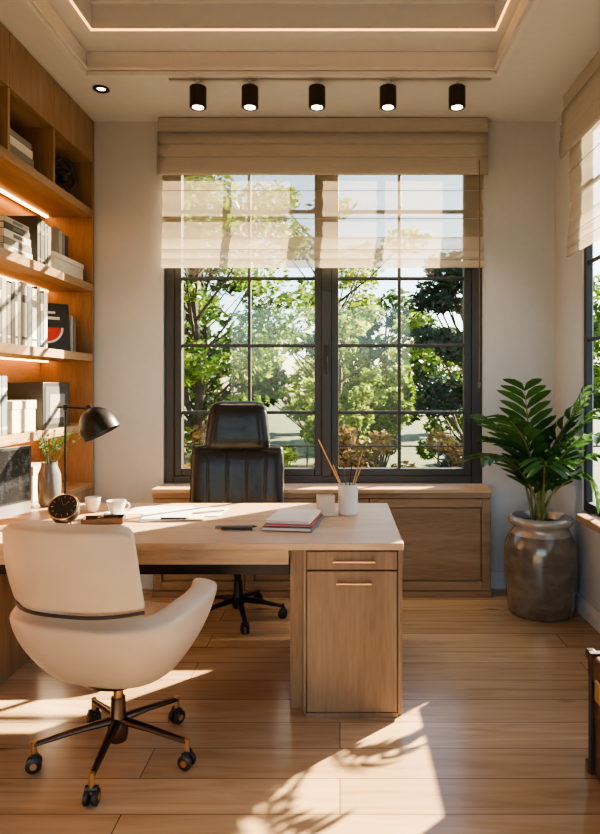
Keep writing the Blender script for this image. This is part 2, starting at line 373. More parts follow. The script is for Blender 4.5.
# ---------------------------------------------------------------- roman blinds
def blind(name, W, loc, label, ztop, zval, zbot, rz):
    root = thing(name, label, 'blind', loc, rz)
    h = ztop
    b = B(); b.box(-W/2-.02, W/2+.02, -.082, -.002, h-.10, h)
    b.obj('head_rail', 'val', parent=root, bevel=.004)
    b = B()
    prof = [(-.085, h-.10), (-.088, h-.16), (-.086, h-.182), (-.094, h-.187), (-.097, h-.25), (-.092, h-.272), (-.100, h-.277), (-.104, h-.35), (-.100, h-zval+.01), (-.09, h-zval)]
    n = len(prof)
    b.grid(lambda a, c: Vector(((a*2-1)*(W/2+.02), prof[int(round(c*(n-1)))][0], prof[int(round(c*(n-1)))][1])), 24, n-1)
    b.obj('valance', 'val', parent=root, solid=.010, smooth=30)
    zt = h-zval+.06
    def fn(a, c):
        z = zt + (zbot+.2-zt)*c
        y = -.045 - .006*math.sin(c*math.pi*4)**2 - .002*math.sin(a*40)
        return Vector(((a*2-1)*W/2, y, z))
    B().grid(fn, 60, 30).obj('sheer_panel', 'sheer', parent=root, smooth=80)
    b = B()
    zz = zbot+.21
    p2 = [(-.05, zz), (-.058, zz-.04), (-.062, zz-.085), (-.056, zz-.09), (-.064, zz-.10), (-.068, zz-.15), (-.060, zz-.155), (-.068, zz-.165), (-.072, zz-.205), (-.06, zbot)]
    m = len(p2)
    b.grid(lambda a, c: Vector(((a*2-1)*W/2, p2[int(round(c*(m-1)))][0], p2[int(round(c*(m-1)))][1])), 24, m-1)
    b.obj('fold_band', 'sheer2', parent=root, smooth=70)
    b = B()
    for i in range(2):
        z = zt-.10-(zt-zbot-.3)*(i+.3)/2
        b.tube([(-W/2, -.058, z), (W/2, -.058, z)], .0022, 6)
    for z in (zz-.088, zz-.152):
        b.tube([(-W/2, -.072, z), (W/2, -.072, z)], .0022, 6)
    b.obj('batten', 'val', parent=root)
    xc = W/2-.045
    b = B(); b.tube([(xc, -.125, h-.30), (xc+.002, -.125, h-1.0), (xc, -.125, h-1.75)], .0035, 6)
    b.lathe([(0, -.03), (.009, -.02), (.010, .01), (0, .025)], (xc, -.125, h-1.78), 10)
    b.obj('pull_cord', 'cord', parent=root)
    return root
blind('roman_blind', 2.16, (-.115, YB-.002, 0), 'beige linen roman blind half lowered over the wide window', 3.165, .385, 2.165, 0)
blind('roman_blind', 2.55, (XR-.002, 2.72, 0), 'beige linen roman blind over the side wall window', 3.165, .385, 2.165, -math.pi/2)

# ---------------------------------------------------------------- bookcase
BX0, BX1, BY0, BY1 = -2.04, -1.667, 1.2, 4.41
bk = thing('bookcase', 'built-in oak bookcase with warm LED lit open shelves', 'bookcase', (-1.85, 2.8, 0))
shelf_tops = [2.56, 2.06, 1.59, 1.125]
B().box(BX0, BX0+.02, BY0, BY1, 0, ZC-.005).obj('back_panel', 'oak_y', parent=bk, world=True)
B().box(BX0+.02, BX1, BY1-.03, BY1, 0, ZC-.005).obj('side_panel', 'oak_z', parent=bk, world=True)
B().box(BX0+.02, BX1, BY0, BY0+.03, 0, ZC-.005).obj('side_panel', 'oak_z', parent=bk, world=True)
for i, z in enumerate(shelf_tops):
    B().box(BX0+.02, BX1, BY0+.03, BY1-.03, z-.05, z).obj('shelf', 'oak_y', parent=bk, world=True, bevel=.002)
    B().box(-1.975, -1.955, BY0+.05, BY1-.05, z-.058, z-.0505).obj('led_strip', 'led', parent=bk, world=True, label='glowing warm LED strip')
B().box(BX0+.02, BX1, BY0+.03, BY1-.03, .69, .725).obj('counter', 'oak_y', parent=bk, world=True, bevel=.002)
B().box(BX0+.02, BX1-.02, BY0+.03, BY1-.03, 2.88, 2.905).obj('shelf', 'oak_y', parent=bk, world=True)
ys = [4.38, 3.80, 3.28, 2.76, 2.24, 1.72, 1.23]
for y in ys[1:-1]:
    B().box(BX0+.02, BX1-.004, y-.012, y+.012, 2.56, 2.88).obj('divider', 'oak_z', parent=bk, world=True)
for a, c in zip(ys[:-1], ys[1:]):
    B().box(BX1-.02, BX1, c+.002, a-.002, 2.882, ZC-.006).obj('cabinet_door', 'oak_z', parent=bk, world=True, bevel=.002)
    B().box(BX1-.02, BX1, c+.002, a-.002, .06, .688).obj('cabinet_door', 'oak_z', parent=bk, world=True, bevel=.002)

def upright_book(y, th, h, d, mat, z, label, group, x=-1.70, stripe=None):
    root = thing('book', label, 'book', (x-d/2, y+th/2, z), 0, group=group)
    hx = d/2; t = th/2
    b = B(); b.box(-hx, hx, -t, -t+.003, 0, h); b.box(-hx, hx, t-.003, t, 0, h); b.box(hx-.004, hx, -t+.003, t-.003, 0, h)
    b.obj('cover', mat, parent=root, bevel=.0015)
    B().box(-hx+.004, hx-.005, -t+.0035, t-.0035, .004, h-.004).obj('pages', 'paper', parent=root)
    if stripe:
        B().box(hx, hx+.0008, -t+.004, t-.004, h*.68, h*.8).obj('spine_label', stripe, parent=root)
        B().box(hx, hx+.0008, -t+.004, t-.004, h*.10, h*.14).obj('spine_label', stripe, parent=root)
    return root
def flat_book(x, y, z, lx, ly, th, mat, label, group, rz=0, name='book', cat='book', stripe=None):
    root = thing(name, label, cat, (x, y, z), rz, group=group) if group else thing(name, label, cat, (x, y, z), rz)
    hx, hy = lx/2, ly/2
    ct = min(.003, th*.3)
    b = B(); b.box(-hx, hx, -hy, hy, 0, ct); b.box(-hx, hx, -hy, hy, th-ct, th); b.box(hx-.004, hx, -hy, hy, ct, th-ct)
    b.obj('cover', mat, parent=root, bevel=.0008)
    B().box(-hx+.002, hx-.005, -hy+.002, hy-.002, ct+.0002, th-ct-.0002).obj('pages', 'paper', parent=root)
    if stripe:
        B().box(hx, hx+.0008, -hy*.35, hy*.45, th*.25, th*.75).obj('spine_label', stripe, parent=root)
    return root
G3 = 'white and grey books on the third shelf'
y = 2.62; z = shelf_tops[2]+.001; k = 0
cols = ['lgrey', 'bluegrey', 'paper', 'dgrey', 'bluegrey', 'lgrey', 'grey', 'dgrey', 'paper', 'grey']
nm = {'paper': 'white', 'lgrey': 'light grey', 'grey': 'mid grey', 'bluegrey': 'blue grey', 'dgrey': 'charcoal'}
while y < 3.74:
    th = random.choice([.03, .04, .048, .055]); h = random.uniform(.31, .35); c = cols[k % 10]
    upright_book(y, th, h, .22, c, z, f'{nm[c]} hardback standing upright on a lit oak shelf', G3, stripe=('dgrey' if c in ('paper', 'lgrey') else 'paper') if k % 2 == 0 else None)
    y += th+.002; k += 1
G2 = 'charcoal books on the second shelf'
y = 3.65; z = shelf_tops[1]+.001
for th, h, c in [(.04, .27, 'dgrey'), (.05, .26, 'dgrey'), (.035, .25, 'bluegrey'), (.045, .245, 'grey')]:
    upright_book(y, th, h, .2, c, z, f'{nm[c]} book standing beside a white book stack', G2, stripe='grey'); y += th+.002
zz = z
for i, (th, c) in enumerate([(.042, 'paper'), (.036, 'grey'), (.04, 'paper'), (.034, 'dgrey'), (.03, 'lgrey')]):
    flat_book(-1.82, 3.46-.004*i, zz, .22, .31-.012*i, th, c, f'{nm[c]} book lying flat in a stack', 'stacked books on the second shelf', stripe='bluegrey'); zz += th+.001
zz = z
for i, (th, c) in enumerate([(.042, 'paper'), (.036, 'lgrey'), (.04, 'grey'), (.034, 'paper')]):
    flat_book(-1.82, 3.05-.004*i, zz, .22, .28-.012*i, th, c, f'{nm[c]} book lying flat in a stack', 'stacked books on the second shelf'); zz += th+.001
def lidbox(loc, sx, sy, sz, body, lid, label):
    r = thing('storage_box', label, 'box', loc)
    B().box(-sx/2, sx/2, -sy/2, sy/2, 0, sz*.72).obj('body', body, parent=r, bevel=.003)
    B().box(-sx/2-.004, sx/2+.004, -sy/2-.004, sy/2+.004, sz*.72+.001, sz).obj('lid', lid, parent=r, bevel=.003)
    return r
lidbox((-1.81, 4.11, shelf_tops[1]+.001), .2, .44, .12, 'white', 'white', 'long white storage box with lid on an oak shelf')
y = 3.95
for th, h, c in [(.05, .16, 'grey'), (.045, .15, 'lgrey'), (.04, .145, 'grey'), (.05, .14, 'dgrey')]:
    upright_book(y, th, h, .15, c, shelf_tops[1]+.123, f'small {nm[c]} book standing on a white box', 'small books on the white box', x=-1.73); y += th+.002
zz = shelf_tops[0]+.001
for i, (th, c) in enumerate([(.045, 'lgrey'), (.04, 'grey'), (.045, 'paper'), (.035, 'grey')]):
    flat_book(-1.83, 3.54-.005*i, zz, .2, .30-.02*i, th, c, f'{nm[c]} book lying flat in the top compartment', 'stacked books in the top compartment'); zz += th+.001
zz = shelf_tops[0]+.001
for i, (th, c) in enumerate([(.045, 'grey'), (.04, 'paper'), (.045, 'lgrey')]):
    flat_book(-1.83, 3.02-.005*i, zz, .2, .30-.02*i, th, c, f'{nm[c]} book lying flat in the top compartment', 'stacked books in the top compartment'); zz += th+.001
r = thing('ornament', 'black sculptural ring ornament on a small plinth', 'ornament', (-1.76, 4.12, shelf_tops[0]+.001))
B().box(-.06, .06, -.05, .05, 0, .03).obj('base', 'black', parent=r, bevel=.004)
b = B()
for rr, cz in ((.075, .125), (.05, .20)):
    b.tube([(rr*math.cos(a)*.8, rr*math.cos(a)*.6, cz+rr*math.sin(a)) for a in [2*math.pi*i/24 for i in range(25)]], .014, 8, cap=False)
b.tube([(0, 0, .03), (0, 0, .07)], .012, 8); b.lathe([(0, -.03), (.028, -.015), (.03, 0), (.028, .015), (0, .03)], (0, 0, .125), 16)
b.obj('ring', 'black', parent=r)
r = thing('picture_frame', 'small black framed print with red half disc leaning on shelf', 'picture frame', (-1.795, 3.99, shelf_tops[2]+.003), R(42))
T = Matrix.Rotation(R(-8), 4, 'X')
b = B(); b.box(-.14, .14, 0, .018, 0, .30, T=T); b.obj('frame', 'black', parent=r, bevel=.002)
b = B(); b.box(-.125, .125, -.002, -.0005, .015, .285, T=T); b.obj('print', 'black', parent=r)
def disc(rad, cz, y, a0, a1, mi, b, n=20):
    vs = [(0, y, cz)]+[(rad*math.cos(a0+(a1-a0)*i/n), y, cz+rad*math.sin(a0+(a1-a0)*i/n)) for i in range(n+1)]
    b.add(vs, [(0, i+1, i+2) for i in range(n)], mi, T)
b = B(); disc(.100, .145, -.003, math.pi, 2*math.pi, 0, b); disc(.088, .145, -.004, math.pi, 2*math.pi, 1, b)
b.box(-.08, .08, -.004, -.003, .195, .212, 0, T); b.box(-.055, .055, -.004, -.003, .232, .246, 0, T)
b.obj('artwork', ['paper', 'red'], parent=r, smooth=0, recalc=False)
upright_book(4.20, .04, .24, .18, 'lgrey', shelf_tops[2]+.001, 'light grey book standing beside a black framed print', 'pale books beside the framed print', x=-1.74)
upright_book(4.25, .035, .22, .18, 'grey', shelf_tops[2]+.001, 'mid grey book standing beside a black framed print', 'pale books beside the framed print', x=-1.74)
y = 3.02; z = shelf_tops[3]+.001
for th, c in [(.06, 'bluegrey'), (.055, 'grey'), (.06, 'bluegrey'), (.06, 'grey'), (.055, 'bluegrey')]:
    upright_book(y, th, .30, .24, c, z, f'{nm[c]} ring binder standing on the lowest open shelf', 'grey binders on the lowest open shelf', stripe='lgrey'); y += th+.003
lidbox((-1.80, 3.50, z), .2, .26, .17, 'cream_card', 'cream_card', 'cream lidded storage box next to grey binders')
r = thing('display_box', 'black framed display box on the lowest oak shelf', 'box', (-1.80, 3.88, z))
b = B(); b.box(-.11, .11, -.18, .18, 0, .27)
b.obj('shell', 'black', parent=r, bevel=.003)
B().box(.1105, .113, -.155, .155, .025, .245).obj('panel', 'dgrey', parent=r)
B().box(.1135, .1150, -.10, .10, .06, .20).obj('label_plate', 'grey', parent=r)

# ---------------------------------------------------------------- low cabinet under window
c = thing('low_cabinet', 'long low oak cabinet below the window with panelled doors', 'cabinet', (-.118, 4.31, 0))
CX0, CX1 = -1.222, .987
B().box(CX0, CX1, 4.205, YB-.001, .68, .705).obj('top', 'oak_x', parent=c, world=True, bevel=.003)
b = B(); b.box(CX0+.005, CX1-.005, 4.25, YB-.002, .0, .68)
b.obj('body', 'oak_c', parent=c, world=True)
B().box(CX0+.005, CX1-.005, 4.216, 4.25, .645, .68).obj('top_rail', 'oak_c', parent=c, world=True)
B().box(CX0+.005, CX1-.005, 4.216, 4.25, 0, .04).obj('plinth', 'oak_c', parent=c, world=True)
edges = [CX0+.005, -.62, .19, CX1-.005]
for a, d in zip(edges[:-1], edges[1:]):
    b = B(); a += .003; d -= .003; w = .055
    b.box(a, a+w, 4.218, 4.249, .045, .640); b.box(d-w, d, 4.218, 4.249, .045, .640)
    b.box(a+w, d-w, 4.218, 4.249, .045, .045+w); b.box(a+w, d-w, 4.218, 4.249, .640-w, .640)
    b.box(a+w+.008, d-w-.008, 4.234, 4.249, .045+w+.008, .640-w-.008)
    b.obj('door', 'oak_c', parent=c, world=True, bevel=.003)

# ---------------------------------------------------------------- desk
d = thing('desk', 'large light oak desk with drawer pedestal and brass handles', 'desk', (-.69, 3.12, 0))
DX0, DX1, DY0, DY1, DZ = -1.655, .262, 2.67, 3.58, .73
B().box(DX0, DX1, DY0, DY1, DZ-.03, DZ).obj('desktop', 'oak_x', parent=d, world=True, bevel=.004)
B().box(-1.56, -.215, 2.72, 2.74, .628, DZ-.031).obj('apron', 'oak_x', parent=d, world=True, bevel=.002)
B().box(-1.56, -.215, 2.76, 2.80, .575, .64).obj('stretcher', 'blackmetal', parent=d, world=True, bevel=.002, label='dark recessed metal bar')
B().box(-1.56, -.215, 3.50, 3.52, .62, DZ-.031).obj('apron', 'oak_x', parent=d, world=True, bevel=.002)
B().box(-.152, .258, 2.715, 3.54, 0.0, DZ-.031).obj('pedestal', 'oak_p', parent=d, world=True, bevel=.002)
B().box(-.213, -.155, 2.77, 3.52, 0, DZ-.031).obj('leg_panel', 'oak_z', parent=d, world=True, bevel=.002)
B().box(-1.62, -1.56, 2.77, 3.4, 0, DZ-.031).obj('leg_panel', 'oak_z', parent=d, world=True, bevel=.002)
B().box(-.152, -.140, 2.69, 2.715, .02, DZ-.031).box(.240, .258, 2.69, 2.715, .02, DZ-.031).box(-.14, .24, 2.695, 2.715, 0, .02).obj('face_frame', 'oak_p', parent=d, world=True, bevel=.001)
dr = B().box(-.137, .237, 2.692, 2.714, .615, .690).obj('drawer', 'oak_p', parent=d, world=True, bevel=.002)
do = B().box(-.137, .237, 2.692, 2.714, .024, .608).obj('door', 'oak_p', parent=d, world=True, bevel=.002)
def bar_handle(par, x0, x1, z):
    b = B(); b.tube([(x0, 2.672, z), (x1, 2.672, z)], .0055, 10)
    b.tube([(x0+.015, 2.672, z), (x0+.015, 2.692, z)], .004, 8); b.tube([(x1-.015, 2.672, z), (x1-.015, 2.692, z)], .004, 8)
    b.obj('handle', 'brass', parent=par, world=True, label='brass bar handle')
bar_handle(dr, -.03, .145, .652); bar_handle(do, -.015, .13, .562)

# ---------------------------------------------------------------- office chairs
def star_base(root, rad, ang0, mleg, hubz=.10, colz=.33, wheel='black', lr=(.024, .018, .013)):
    b = B()
    b.lathe([(0, .06), (.032, .06), (.037, .085), (.035, .13), (.028, .15), (.026, .22), (0, .22)], seg=20)
    for k in range(5):
        a = ang0+2*math.pi*k/5; cx, sx = math.cos(a), math.sin(a)
        pts = [(.02*cx, .02*sx, hubz+.01), (rad*.5*cx, rad*.5*sx, hubz-.005), (rad*cx, rad*sx, hubz-.03)]
        b.tube(pts, list(lr), 10, flat=.75)
    b.obj('star_base', mleg, parent=root)
    br = mleg == 'bronze'
    B().tube([(0, 0, .15), (0, 0, colz)], .018, 16).obj('gas_column', 'brass' if br else 'blackmetal', parent=root)
    for k in range(5):
        a = ang0+2*math.pi*k/5; cx, sx = math.cos(a), math.sin(a)
        b = B()
        b.tube([(rad*cx, rad*sx, hubz-.018), (rad*cx, rad*sx, .04)], .010, 10, 1)
        px, py = -sx, cx
        for s in (-1, 1):
            c0 = Vector((rad*cx+px*.006*s, rad*sx+py*.006*s, .0275)); c1 = Vector((rad*cx+px*.024*s, rad*sx+py*.024*s, .0275))
            b.tube([c0, c0.lerp(c1, .15), c0.lerp(c1, .8), c1], [.024, .027, .027, .02], 18)
            c2 = Vector((rad*cx+px*.0255*s, rad*sx+py*.0255*s, .0275))
            b.tube([c1, c2], [.012, .012], 12, 1)
        b.tube([(rad*cx-px*.02, rad*sx-py*.02, .054), (rad*cx+px*.02, rad*sx+py*.02, .054)], [.012, .012], 8)
        b.obj('caster', [wheel, 'brass' if br else 'blackmetal'], parent=root)
# cream tub chair
ROT = 14
ch = thing('office_chair', 'cream leather tub office chair with bronze star base on casters', 'chair', (-.826, 2.42, 0), R(-ROT))
star_base(ch, .285, R(-90+ROT+2), 'bronze', hubz=.125, lr=(.020, .015, .011))
def plan(phi, r=1.):
    s, c = math.sin(phi), math.cos(phi)
    e = .62
    return .285*math.copysign(abs(s)**e, s)*r, -.268*math.copysign(abs(c)**e, c)*r
PH = R(124)
def bucket(a, c):
    u = 2*a-1; phi = u*PH
    rr = .58+.42*math.sin(c*math.pi/2)**.85
    x, y = plan(phi, rr)
    y += .03*(1-c)
    z0 = .355; zr = .596+.034*max(0, abs(u)-.5)/.5
    z = z0+(zr-z0)*c
    f = max(0, abs(u)-.66)/.34
    y -= .15*f*(1-c)
    x *= 1+.05*f*c
    return Vector((x, y, z))
b = B(); b.grid(bucket, 60, 10)
b.obj('tub_shell', 'cream', parent=ch, solid=.098, sub=2, smooth=80)
def backf(a, c):
    u = 2*a-1
    x = (.218+.006*math.sin(math.pi*c))*u
    y = -.275+.085*abs(u)**2.8*(1-.25*c)-.040*c-.012*math.sin(math.pi*c)
    z = .652+.272*c
    cc = max(0, abs(u)-.78)/.22
    if c > .7: z -= .022*cc**2.0*((c-.7)/.3)
    return Vector((x, y, z))
b = B(); b.grid(backf, 34, 12)
b.obj('backrest', 'cream', parent=ch, solid=.115, sub=2, smooth=80)
b = B(); pts = []
for i in range(41):
    u = -1+2*i/40; v = backf(i/40, 0)
    pts.append((v.x*1.13, v.y-.054+.012*abs(u)**3, .632))
b.tube(pts, .0062, 8); b.obj('seam_band', 'darkwood', parent=ch, label='thin dark leather seam')
b = B(); T = Matrix.Translation((0, .01, .45)) @ Matrix.Rotation(R(90), 4, 'X')
b.pillow(.46, .44, .16, c=.10, T=T, pw=5); b.obj('seat', 'cream2', parent=ch, smooth=80, recalc=True)
b = B(); b.lathe([(0, .28), (.09, .28), (.13, .30), (.17, .335), (0, .345)], seg=24); b.obj('seat_mount', 'bronze', parent=ch)
# black leather executive chair
eb = thing('office_chair', 'black leather high back office chair with headrest behind desk', 'chair', (-.605, 3.86, 0), R(3))
star_base(eb, .265, R(-90+14), 'blackmetal')
def gv(u, v):
    g = 0
    for i in range(4):
        c0 = -.60+i*.40
        g += .06*math.exp(-((u-c0*(1+.05*v))/.018)**2)
    g *= 1 if abs(v) < .8 else max(0, 1-(abs(v)-.8)/.1)
    g += .08*math.exp(-((v-.86)/.022)**2)
    return min(.5, g)
def gh(u, v):
    g = .06*math.exp(-((abs(u)-.72)/.022)**2)*(abs(v) < .85)
    return min(.5, g)
T = Matrix.Translation((-.02, .165, .748)) @ Matrix.Rotation(R(-7), 4, 'X')
b = B(); b.pillow(.575, .53, .13, groove=gv, n=110, T=T, c=.06, bow=-.03, pw=5); b.obj('backrest', 'leather', parent=eb, smooth=80)
T = Matrix.Translation((-.02, .20, 1.118)) @ Matrix.Rotation(R(-7), 4, 'X')
b = B(); b.pillow(.385, .325, .125, groove=gh, n=60, T=T, c=.13, bow=-.02, pw=4)
for v in b.v: v.x = -.02+(v.x+.02)*(1.08-.18*max(0, (v.z-.97)/.31))
b.obj('headrest', 'leather', parent=eb, smooth=80)
T = Matrix.Translation((0, -.06, .455)) @ Matrix.Rotation(R(90), 4, 'X')
b = B(); b.pillow(.52, .46, .11, n=28, T=T, c=.08); b.obj('seat', 'leather', parent=eb, smooth=80)
b = B(); b.box(-.11, .11, -.15, .12, .33, .40); b.tube([(0, .08, .37), (0, .2, .40), (0, .255, .6), (0, .27, .9), (0, .28, 1.1)], [.03, .03, .03, .025, .02], 10)
b.obj('back_support', 'blackmetal', parent=eb, bevel=.006)

# ---------------------------------------------------------------- desk objects
Z = DZ+.001
mx0, my0, mx1, my1 = -1.482, 3.12, -1.625, 2.70
mw = math.hypot(mx1-mx0, my1-my0); ang = math.atan2(my0-my1, mx0-mx1)
mon = thing('monitor', 'slim silver desktop computer monitor showing a monochrome picture', 'monitor', ((mx0+mx1)/2, (my0+my1)/2, Z), ang)
hw = mw/2
B().box(-hw, hw, 0, .010, .04, .36).obj('housing', 'silver', parent=mon, bevel=.002)
B().box(-hw+.001, hw-.001, -.0015, -.0002, .095, .359).obj('bezel', 'black', parent=mon)
B().box(-hw+.014, hw-.014, -.003, -.0017, .105, .347).obj('screen', 'screen', parent=mon)
B().box(-.05, .05, -.05, .03, 0, .006).box(-.03, .03, .011, .018, .005, .14).obj('stand', 'silver', parent=mon, bevel=.002)
lp = thing('desk_lamp', 'black metal desk lamp with dome shade and slim stem', 'lamp', (-1.42, 3.36, Z))
B().lathe([(0, 0), (.065, 0), (.068, .006), (.062, .016), (.015, .02), (0, .02)]).obj('base', 'blackmetal', parent=lp)
b = B(); b.tube([(0, 0, .02), (0, 0, .53)], .006, 10); b.tube([(-.04, 0, .535), (.02, 0, .533), (.12, -.005, .525)], .0055, 10)
b.lathe([(0, -.018), (.013, -.014), (.013, .014), (0, .018)], (0, 0, .533), 12); b.obj('arm', 'blackmetal', parent=lp)
T = Matrix.Translation((.170, -.01, .447)) @ Matrix.Rotation(R(-28), 4, 'Y') @ Matrix.Diagonal((1, 1, 1.2, 1))
dome = [(.096*math.sin(t), -.02+.096*math.cos(t)) for t in [math.pi/2*i/10 for i in range(11)]]
b = B(); b.lathe(dome+[(.097, -.045), (.093, -.045)]+[(.091*math.sin(t), -.02+.091*math.cos(t)) for t in [math.pi/2*(10-i)/10 for i in range(11)]], T=T)
b.tube([(0, 0, .070), (0, 0, .09)], .013, 12, T=T); b.obj('lamp_shade', 'blackmetal', parent=lp, smooth=60)
B().lathe([(0, -.03), (.018, -.026), (.026, -.01), (.018, .012), (0, .018)], T=T, seg=18).obj('bulb', 'lens', parent=lp)
vs = thing('vase', 'grey stoneware vase holding thin green sprigs on desk', 'vase', (-1.565, 3.50, Z))
B().lathe([(0, 0), (.045, 0), (.056, .02), (.060, .1), (.058, .17), (.043, .21), (.040, .235), (.035, .235), (.040, .20), (.05, .1), (0, .02)]).obj('body', 'vase', parent=vs)
b = B()
for i in range(18):
    a = random.uniform(0, 6.28); l = random.uniform(.14, .24); t = random.uniform(.1, .5)
    dx, dy = math.cos(a)*t*.35, math.sin(a)*t*.35
    if dx < 0: dx *= .4
    p = [Vector((dx*.1, dy*.1, .18)), Vector((dx*.5, dy*.5, .25+l*.2)), Vector((dx, dy, .25+l*.7))]
    b.tube(p, .0018, 5, 0)
    for j in range(7):
        q = p[1].lerp(p[2], j/6); aa = random.uniform(0, 6.28)
        w = Vector((math.cos(aa), math.sin(aa), .5))*.028; n = Vector((-math.sin(aa), math.cos(aa), 0))*.007
        b.add([q, q+w*.5+n, q+w, q+w*.5-n], [(0, 1, 2, 3)], 0)
b.obj('sprigs', 'leaf', parent=vs, recalc=False)
lidbox((-1.80, 3.72, .726), .18, .2, .2, 'white', 'lgrey', 'pale grey storage box on the bookcase counter')
ck = thing('alarm_clock', 'chunky round black alarm clock with brass rim tilted back', 'clock', (-1.292, 3.05, Z), R(10))
T = Matrix.Translation((0, 0, .062)) @ Matrix.Rotation(R(48), 4, 'X') @ Matrix.Diagonal((1.12, 1.12, 1.8, 1))
b = B(); b.lathe([(0, -.025), (.045, -.022), (.058, -.01), (.062, .012), (.055, .02), (0, .017)], T=T, seg=36); b.obj('case', 'black', parent=ck)
b = B(); b.tube([T @ Vector((.059*math.cos(a), .059*math.sin(a), .016)) for a in [2*math.pi*i/36 for i in range(37)]], .004, 8, cap=False); b.obj('rim', 'brass', parent=ck)
b = B()
for i in range(12):
    a = i*math.pi/6; ca, sa = math.cos(a), math.sin(a)
    b.tube([T @ Vector((.040*ca, .040*sa, .0195)), T @ Vector((.048*ca, .048*sa, .0192))], .0015, 5)
b.tube([T @ Vector((0, 0, .020)), T @ Vector((.02, .022, .020))], .0018, 5); b.tube([T @ Vector((0, 0, .0205)), T @ Vector((-.014, .036, .0205))], .0014, 5)
b.obj('hands', 'brass', parent=ck)
b = B(); b.tube([(-.035, -.03, 0), (-.03, 0, .03)], .006, 8); b.tube([(.035, -.03, 0), (.03, 0, .03)], .006, 8); b.tube([(0, .05, 0), (0, .03, .04)], .006, 8); b.obj('feet', 'brass', parent=ck)
tr = thing('tray', 'brown leather catchall tray on the oak desk', 'tray', (-1.112, 3.06, Z), R(12))
b = B(); b.box(-.09, .09, -.05, .05, 0, .006); b.box(-.09, .09, -.053, -.047, .002, .028); b.box(-.09, .09, .047, .053, .002, .028); b.box(-.093, -.087, -.05, .05, .002, .028); b.box(.087, .093, -.05, .05, .002, .028)
b.obj('tray_body', 'brown', parent=tr, bevel=.002)
b = B(); b.tube([(-.06, -.02, .014), (.06, .02, .016)], .007, 8); b.tube([(-.04, .03, .012), (.05, -.03, .013)], .005, 8); b.obj('strap', 'bronze', parent=tr)
def cup(loc, rz, r0, h, label, saucer):
    c = thing('cup', label, 'cup', loc, rz)
    z0 = .008 if saucer else 0
    if saucer: B().lathe([(0, 0), (.03, 0), (.055, .006), (.062, .011), (.06, .0125), (.03, .006), (0, .005)]).obj('saucer', 'white', parent=c)
    B().lathe([(0, z0), (r0*.55, z0), (r0*.8, z0+h*.3), (r0, z0+h*.75), (r0*1.05, z0+h), (r0*.98, z0+h), (r0*.9, z0+h*.7), (r0*.6, z0+h*.2), (0, z0+.006)]).obj('body', 'white', parent=c)
    B().tube([(r0*.9+.022*math.sin(t), 0, z0+h*.55+.018*math.cos(t)) for t in [math.pi*i/12 for i in range(13)]], .0035, 8).obj('handle', 'white', parent=c)
cup((-1.265, 3.33, Z), R(150), .038, .075, 'white ceramic mug on the desk beside the clock', False)
cup((-1.115, 3.24, Z), R(20), .045, .065, 'white teacup with handle resting on its saucer', True)
for i, (x, y, r) in enumerate([(-.93, 3.38, 4), (-.74, 3.33, -6), (-.82, 3.20, 10)]):
    B().box(-.15, .15, -.105, .105, 0, .0012).obj('paper_sheet', 'paper', loc=(x, y, Z+.0015*i), rot=(0, 0, R(r)), smooth=0, label='loose white sheet of paper lying on the desk', category='paper', group='papers on the desk')
def pen(name, x, y, ang, L, mats, label, z=Z+.0095, r=.0045):
    b = B(); b.tube([(-L/2, 0, 0), (L/2-.02, 0, 0)], r, 10, 0); b.tube([(L/2-.02, 0, 0), (L/2, 0, 0)], [r, .0008], 10, 1)
    return b.obj(name, mats, loc=(x, y, z), rot=(0, 0, R(ang)), label=label, category='pen')
pen('pen', -.79, 3.12, 2, .14, ['black', 'brass'], 'black pen lying on white papers')
pen('pencil', -.66, 3.28, 25, .17, ['pencil', 'black'], 'orange wooden pencil lying on white papers')
pen('pen', -.47, 2.95, 3, .19, ['grey', 'black'], 'slim grey pen lying on the desk', z=Z+.0065, r=.006)
pen('pen', -.45, 2.905, -3, .16, ['dgrey', 'silver'], 'dark grey pen lying on the desk', z=Z+.0065, r=.006)
flat_book(-.215, 3.03, Z, .225, .31, .018, 'bluegrey', 'blue grey notebook lying flat on the desk', 'notebooks on the desk', R(-8))
flat_book(-.214, 3.035, Z+.019, .215, .295, .008, 'dred', 'thin red booklet above a blue grey notebook', 'notebooks on the desk', R(-7))
flat_book(-.215, 3.040, Z+.028, .20, .275, .014, 'paper', 'pale book on top of the book pile', 'notebooks on the desk', R(-9))
pc = thing('pencil_cup', 'white ribbed ceramic pencil cup on the desk', 'pencil cup', (.04, 3.27, Z))
prof = [(0, 0), (.045, 0), (.049, .006)]+[(.049+.0015*(i % 2), .012+i*.0075) for i in range(17)]+[(.05, .15), (.044, .15), (.043, .02), (0, .012)]
B().lathe(prof).obj('cup_body', 'white', parent=pc)
for i, (dx, dy, L, mt) in enumerate([(-.48, .02, .41, 'pencil2'), (-.40, -.15, .27, 'pencil'), (-.12, .2, .27, 'bronze'), (.30, .1, .33, 'pencil'), (.10, -.2, .25, 'black'), (.40, .15, .26, 'pencil')]):
    dv = Vector((dx, dy, 1)).normalized(); p0 = Vector((-dx*.045, -dy*.05, .02))
    p1 = p0+dv*L
    b = B(); b.tube([p0, p1-dv*.018], .0030, 8, 0); b.tube([p1-dv*.018, p1], [.0030, .0006], 8, 1)
    o = b.obj('pencil', [mt, 'black'], world=True, loc=(0, 0, 0), label='thin pencil standing in the white cup', category='pencil', group='pencils in the cup')
    o.location = Vector((.04, 3.27, Z))
cd = thing('candle_holder', 'square frosted candle holder with pale wax beside pencil cup', 'candle holder', (-.072, 3.24, Z), R(10))
b = B(); b.box(-.042, .042, -.03, -.027, 0, .10); b.box(-.042, .042, .027, .03, 0, .10); b.box(-.042, -.039, -.027, .027, 0, .10); b.box(.039, .042, -.027, .027, 0, .10); b.box(-.039, .039, -.027, .027, 0, .005)
